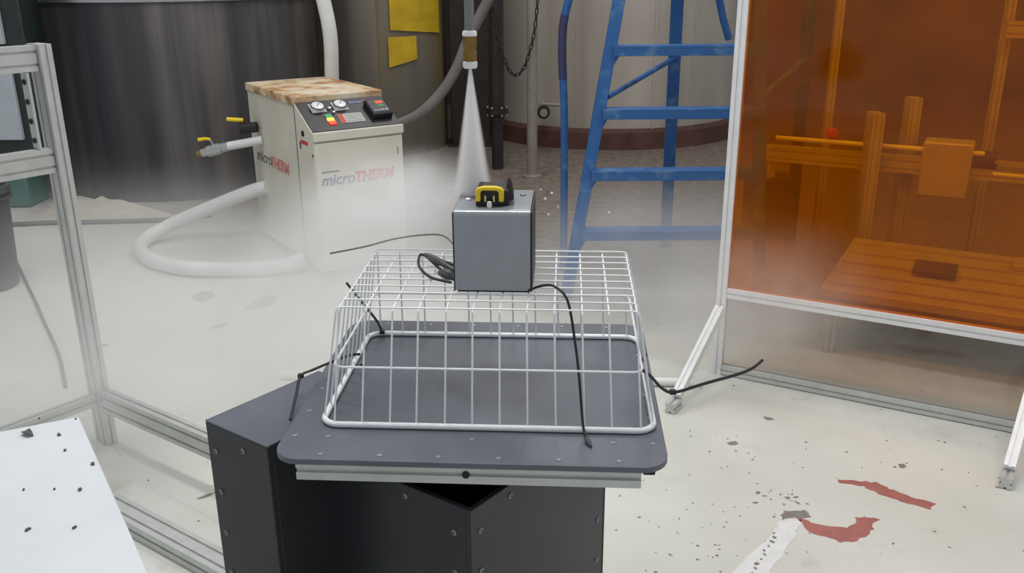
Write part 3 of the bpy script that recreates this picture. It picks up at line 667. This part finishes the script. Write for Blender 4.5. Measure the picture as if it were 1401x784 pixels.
# cables and ties
tag(MB().tube(smooth([(.032, 1.722, GZ + .004), (.06, 1.70, GZ + .022), (.085, 1.68, GZ + .026), (.108, 1.655, GZ + .004), (.122, 1.63, .955), (.128, 1.60, .90), (.134, 1.57, .82), (.139, 1.55, .799)]), .0026, 8).build('thin_black_cable', M['tie']), 'black cable arching from the box corner down over the basket front', 'cable')
cl = thing('coiled_cable', 'tied bundle of dark cable lying left of the grey box', 'cable', (-.15, 1.84, GZ))
def lp(*ps): return smooth([Vector(p) - Vector((-.15, 1.84, GZ)) for p in ps])
z0 = GZ + .004
MB().tube(lp((-.118, 1.80, z0), (-.15, 1.83, z0 + .01), (-.19, 1.92, z0 + .012), (-.205, 1.94, z0 + .006), (-.20, 1.88, z0), (-.17, 1.81, z0), (-.125, 1.775, z0)), .003, 8).build('loop', M['tie'], cl)
MB().tube(lp((-.12, 1.815, z0 + .012), (-.15, 1.845, z0 + .02), (-.19, 1.925, z0 + .014)), [.006] * 6 + [.008] * 4 + [.007, .005, .004], 8).build('bundle', M['bin'], cl)
MB().tube(lp((-.118, 1.84, z0 + .014), (-.14, 1.85, z0 + .02), (-.17, 1.87, z0 + .016)), .0035, 8).build('loop', M['bin'], cl)
MB().tube(lp((-.115, 1.785, z0 + .006), (-.135, 1.795, z0 + .012), (-.15, 1.82, z0 + .006)), [.008] * 4 + [.011] * 5 + [.007] * 4, 8).build('plug', M['bin'], cl)
tag(MB().tube(smooth([(-.118, 1.86, z0 + .05), (-.15, 1.93, z0 + .055), (-.20, 1.99, z0 + .04), (-.274, 2.055, z0 + .012), (-.34, 2.02, z0 + .004), (-.41, 1.97, z0 + .004)]), .002, 6).build('thin_grey_cable', M['ghose']), 'thin grey cable trailing left from behind the grey box', 'cable')
def ztie(name, label, pts, head, rad=.0032):
    t = thing(name, label, 'cable tie', head)
    MB().tube([Vector(p) - Vector(head) for p in smooth(pts)], rad, 6).build('strap', M['tie'], t)
    MB().box(-.006, .006, -.005, .005, -.004, .005).build('head', M['tie'], t, bevel=.001)
ztie('cable_tie', 'long black cable tie sticking out right of the basket', [(.276, 1.735, .89), (.262, 1.715, .87), (.275, 1.66, .875), (.293, 1.615, .868), (.315, 1.60, .868), (.37, 1.605, .883), (.455, 1.624, .90), (.493, 1.65, .912)], (.31, 1.60, .868))
ztie('cable_tie', 'black cable tie bent down at the basket left corner', [(-.345, 1.90, .822), (-.372, 1.88, .826), (-.43, 1.80, .83), (-.452, 1.777, .826), (-.45, 1.72, .812), (-.444, 1.633, .797)], (-.452, 1.777, .826))
ztie('cable_tie', 'black cable tie pointing up at the basket rear left corner', [(-.318, 2.07, .804), (-.33, 2.08, .83), (-.37, 2.11, .87), (-.41, 2.14, .91)], (-.318, 2.07, .806))
tag(MB().lathe([(0, 0), (.005, .002), (.006, .006), (.004, .010), (0, .011)], 10).build('tie_tail', M['tie'], loc=(-.334, 1.86, .806)), 'small cut black tie end on the basket left rim', 'cable tie')
tag(MB().tube([(.139, 1.548, .799), (.142, 1.535, .798), (.147, 1.518, .797)], [.003, .006, .002], 8).build('cable_tip', M['bin']), 'grey tip at the end of the arching black cable', 'cable tip')

# ================================================================== nozzle and spray
NX, NY, NZ = -.080, 1.86, 1.456
t = thing('spray_nozzle', 'brass spray nozzle with white collars hanging on a grey pipe', 'nozzle', (NX, NY, NZ))
MB().lathe([(.004, 0), (.0125, .001), (.0145, .004), (.0145, .013), (.011, .015)], 20).build('nozzle_tip', M['white'], t)
MB().lathe([(.0115, .014), (.0135, .016), (.0135, .034), (.0120, .036), (.0120, .039), (.0138, .041), (.0138, .062), (.0125, .064)], 6).build('brass_body', M['brass'], t)
MB().lathe([(.0145, .063), (.0145, .070), (.0125, .073), (.0085, .074)], 20).build('upper_collar', M['white'], t)
MB().lathe([(.0095, .073), (.0095, 1.3)], 14).build('supply_pipe', M['gpipe'], t)
slope, r0, H = .165, .0035, .252
m = spray_material(slope, r0, 6)
tag(MB().lathe([(r0 + slope * H, -H), (r0, -.001)], 24).build('water_spray', m, loc=(NX, NY, NZ)), 'white cone of fine spray falling from the brass nozzle', 'spray', kind='stuff')
dr = MB()
for x, y, z, s in [(.07, 1.85, GZ + .16, .003), (.085, 1.88, GZ + .165, .003), (.075, 1.80, GZ + .14, .0025), (.10, 1.9, GZ + .13, .002), (-.135, 1.8, GZ + .18, .002), (.22, 2.0, GZ + .09, .003), (.06, 1.83, GZ + .185, .002)]:
    dr.lathe([(0, -s), (s * .7, -s * .7), (s, 0), (s * .7, s * .7), (0, s)], 8, T(x, y, z))
tag(dr.build('water_droplets', M['white']), 'scattered water droplets flying right of the grey box', 'droplets', kind='stuff')

# ================================================================== amber screen on its stand
PD = Vector((.877, -.481, 0)).normalized(); PN = Vector((-PD.y, PD.x, 0)) * -1  # towards the camera
A0 = Vector((.875, 3.566, 0)); SWID = 1.16
t = thing('amber_screen', 'amber acrylic screen in a white aluminium frame on splayed feet', 'screen', tuple(A0), 0)
extrusion('post', (0, 0, .0), (0, 0, 2.1), M['white_alu'], t, .04, .04, PN)
extrusion('post', tuple(PD * SWID), tuple(PD * SWID + F(0, 0, 2.1)), M['white_alu'], t, .04, .04, PN)
extrusion('cross_rail', tuple(PD * .022 + F(0, 0, .368)), tuple(PD * (SWID - .022) + F(0, 0, .368)), M['white_alu'], t)
extrusion('bottom_rail', tuple(PD * .022 + F(0, 0, .024)), tuple(PD * (SWID - .022) + F(0, 0, .024)), M['alu'], t)
extrusion('top_rail', tuple(PD * .022 + F(0, 0, 2.08)), tuple(PD * (SWID - .022) + F(0, 0, 2.08)), M['white_alu'], t)
mxp = Matrix(((PD.x, -PN.x, 0, 0), (PD.y, -PN.y, 0, 0), (0, 0, 1, 0), (0, 0, 0, 1)))
MB().box(.019, SWID - .019, -.002, .002, .386, 2.062, mxp).build('amber_sheet', M['amber'], t)
MB().box(.019, SWID - .019, -.002, .002, .042, .350, mxp).build('clear_sheet', M['clear'], t)
for u in (0, SWID):
    extrusion('splayed_leg', tuple(PD * (u - .0) + PN * .022 + F(0, 0, .30)), tuple(PD * (u - .045) + PN * .40 + F(0, 0, .05)), M['white_alu'], t, .036, .036)
    extrusion('foot', tuple(PD * (u - .045) + PN * .385 + F(0, 0, .022)), tuple(PD * (u - .05) + PN * .46 + F(0, 0, .022)), M['alu'], t)

# ================================================================== gantry machine behind the screen
G0 = Vector((1.49, 5.0, 0)); GU = Vector((.877, -.481, 0)).normalized(); GWv = Vector((.481, .877, 0)).normalized()
t = thing('gantry_machine', 'profile gantry machine with table seen through the amber screen', 'machine', tuple(G0))
def g(u, v, z): return tuple(GU * u + GWv * v + F(0, 0, z))
extrusion('beam', g(-.08, 0, .66), g(2.2, 0, .66), M['machine'], t, .08, .08)
MB().tube([g(-.02, -.06, .755), g(1.0, -.06, .755)], .012, 8).build('linear_rail', M['white'], t)  # white colour imitates the bright highlight along a metal rail
MB().tube([g(1.05, -.06, .72), g(2.1, -.06, .72)], .010, 8).build('linear_rail', M['chrome'], t)
MB().tube([g(1.05, -.09, .665), g(2.1, -.09, .665)], .010, 8).build('linear_rail', M['white'], t)  # highlight painted here too, white in place of chrome
extrusion('column', g(.48, -.10, .12), g(.48, -.10, .93), M['machine'], t, .10, .06)
extrusion('column', g(.63, .10, .0), g(.63, .10, .99), M['machine'], t, .08, .06)
MB().box(.72, .95, -.09, .06, .52, .80, mx=Matrix(((GU.x, GWv.x, 0, 0), (GU.y, GWv.y, 0, 0), (0, 0, 1, 0), (0, 0, 0, 1)))).build('carriage', M['machine'], t, bevel=.01)
MB().tube([g(.95, -.02, .72), g(1.06, -.02, .72)], .045, 14).build('motor', M['machdark'], t)
GX = Matrix(((GU.x, GWv.x, 0, 0), (GU.y, GWv.y, 0, 0), (0, 0, 1, 0), (0, 0, 0, 1)))
MB().box(.47, 2.2, -1.15, -.27, .27, .31, GX).build('table_plate', M['machine'], t, bevel=.004)
for k in range(5): MB().box(.49, 2.2, -1.08 + .17 * k, -1.06 + .17 * k, .31, .322, GX).build('table_strip', M['machine'], t)
MB().box(.8, .98, -.80, -.62, .322, .34, GX).build('clamp_plate', M['machdark'], t); MB().box(1.2, 1.4, -.55, -.40, .322, .35, GX).build('clamp_plate', M['machine'], t, bevel=.004)
for u, v in ((.52, -1.1), (2.1, -1.1), (.52, -.32), (2.1, -.32)): extrusion('leg', g(u, v, 0), g(u, v, .27), M['machine'], t)
for u, v, zt in ((-.05, 0, .62), (2.12, 0, .62), (.18, .3, 1.9), (1.0, .3, 1.9)): extrusion('post', g(u, v, 0), g(u, v, zt), M['machine'], t)
extrusion('top_beam', g(1.0, .25, 1.33), g(2.3, .25, 1.33), M['machine'], t, .06, .08)
extrusion('top_beam', g(.16, .3, 1.88), g(2.3, .3, 1.88), M['machine'], t)
MB().lathe([(.03, 0), (.03, .02), (.02, .03), (0, .032)], 14).build('red_button', M['red'], t, mx=T(*g(.26, -.04, .80)) @ RX(90))
MB().box(-.035, .035, -.02, .02, 0, .05).build('tool_head', M['red'], t, mx=T(*g(.46, -.15, .14)))
for k in (-1, 1): MB().tube([(.022 * math.cos(R(a)), 0, .022 * math.sin(R(a))) for a in range(0, 360, 30)], .006, 6, True).build('tool_ring', M['pin'], t, mx=T(*g(.46 + .035 * k, -.17, .115)))
MB().box(-.05, .05, -.05, .05, 0, .12).build('tool_base', M['machdark'], t, mx=T(*g(.62, -.02, .10)), bevel=.005)
MB().box(-.12, .12, -.1, .1, 0, .36).build('side_unit', M['machdark'], t, mx=T(*g(-.06, .05, .16)) , bevel=.01)

# ================================================================== mist
def mist(name, label, loc, rad, dens, nscale=1.6, lo=.3, hi=.62, rz=0):
    b = MB(); n, k = 36, 18
    prof = [(math.sin(math.pi * i / k), -math.cos(math.pi * i / k)) for i in range(k + 1)]
    prof[0] = (0, -1); prof[-1] = (0, 1)
    o = b.lathe(prof, n).build(name, mist_material(name + '_vapour', dens, nscale, lo, hi))
    o.location = loc; o.scale = rad; o.rotation_euler = (0, 0, rz); return tag(o, label, 'mist', 'mist around the spray', 'stuff')
mist('mist_cloud', 'dense pale mist between the grey box and the heating unit', (-.80, 3.80, .12), (1.05, 1.2, .76), 3.9)
mist('mist_cloud', 'thin mist over the floor left of the heating unit', (-2.0, 4.5, .05), (1.5, 1.7, .75), .8)
mist('mist_cloud', 'thin mist round the foot of the blue ladder', (.75, 4.35, .10), (1.15, 1.0, .68), 2.4)
mist('mist_cloud', 'bright puff of mist blown left of the grey box', (-.28, 2.10, 1.12), (.30, .22, .16), 13, 1.8)
mist('mist_cloud', 'thin mist round the left profile frame post', (-1.45, 2.95, .34), (.6, .6, .62), 2.4)
mist('mist_cloud', 'faint mist before the lower left corner of the amber screen', (.98, 3.28, .42), (.55, .30, .38), 1.8)
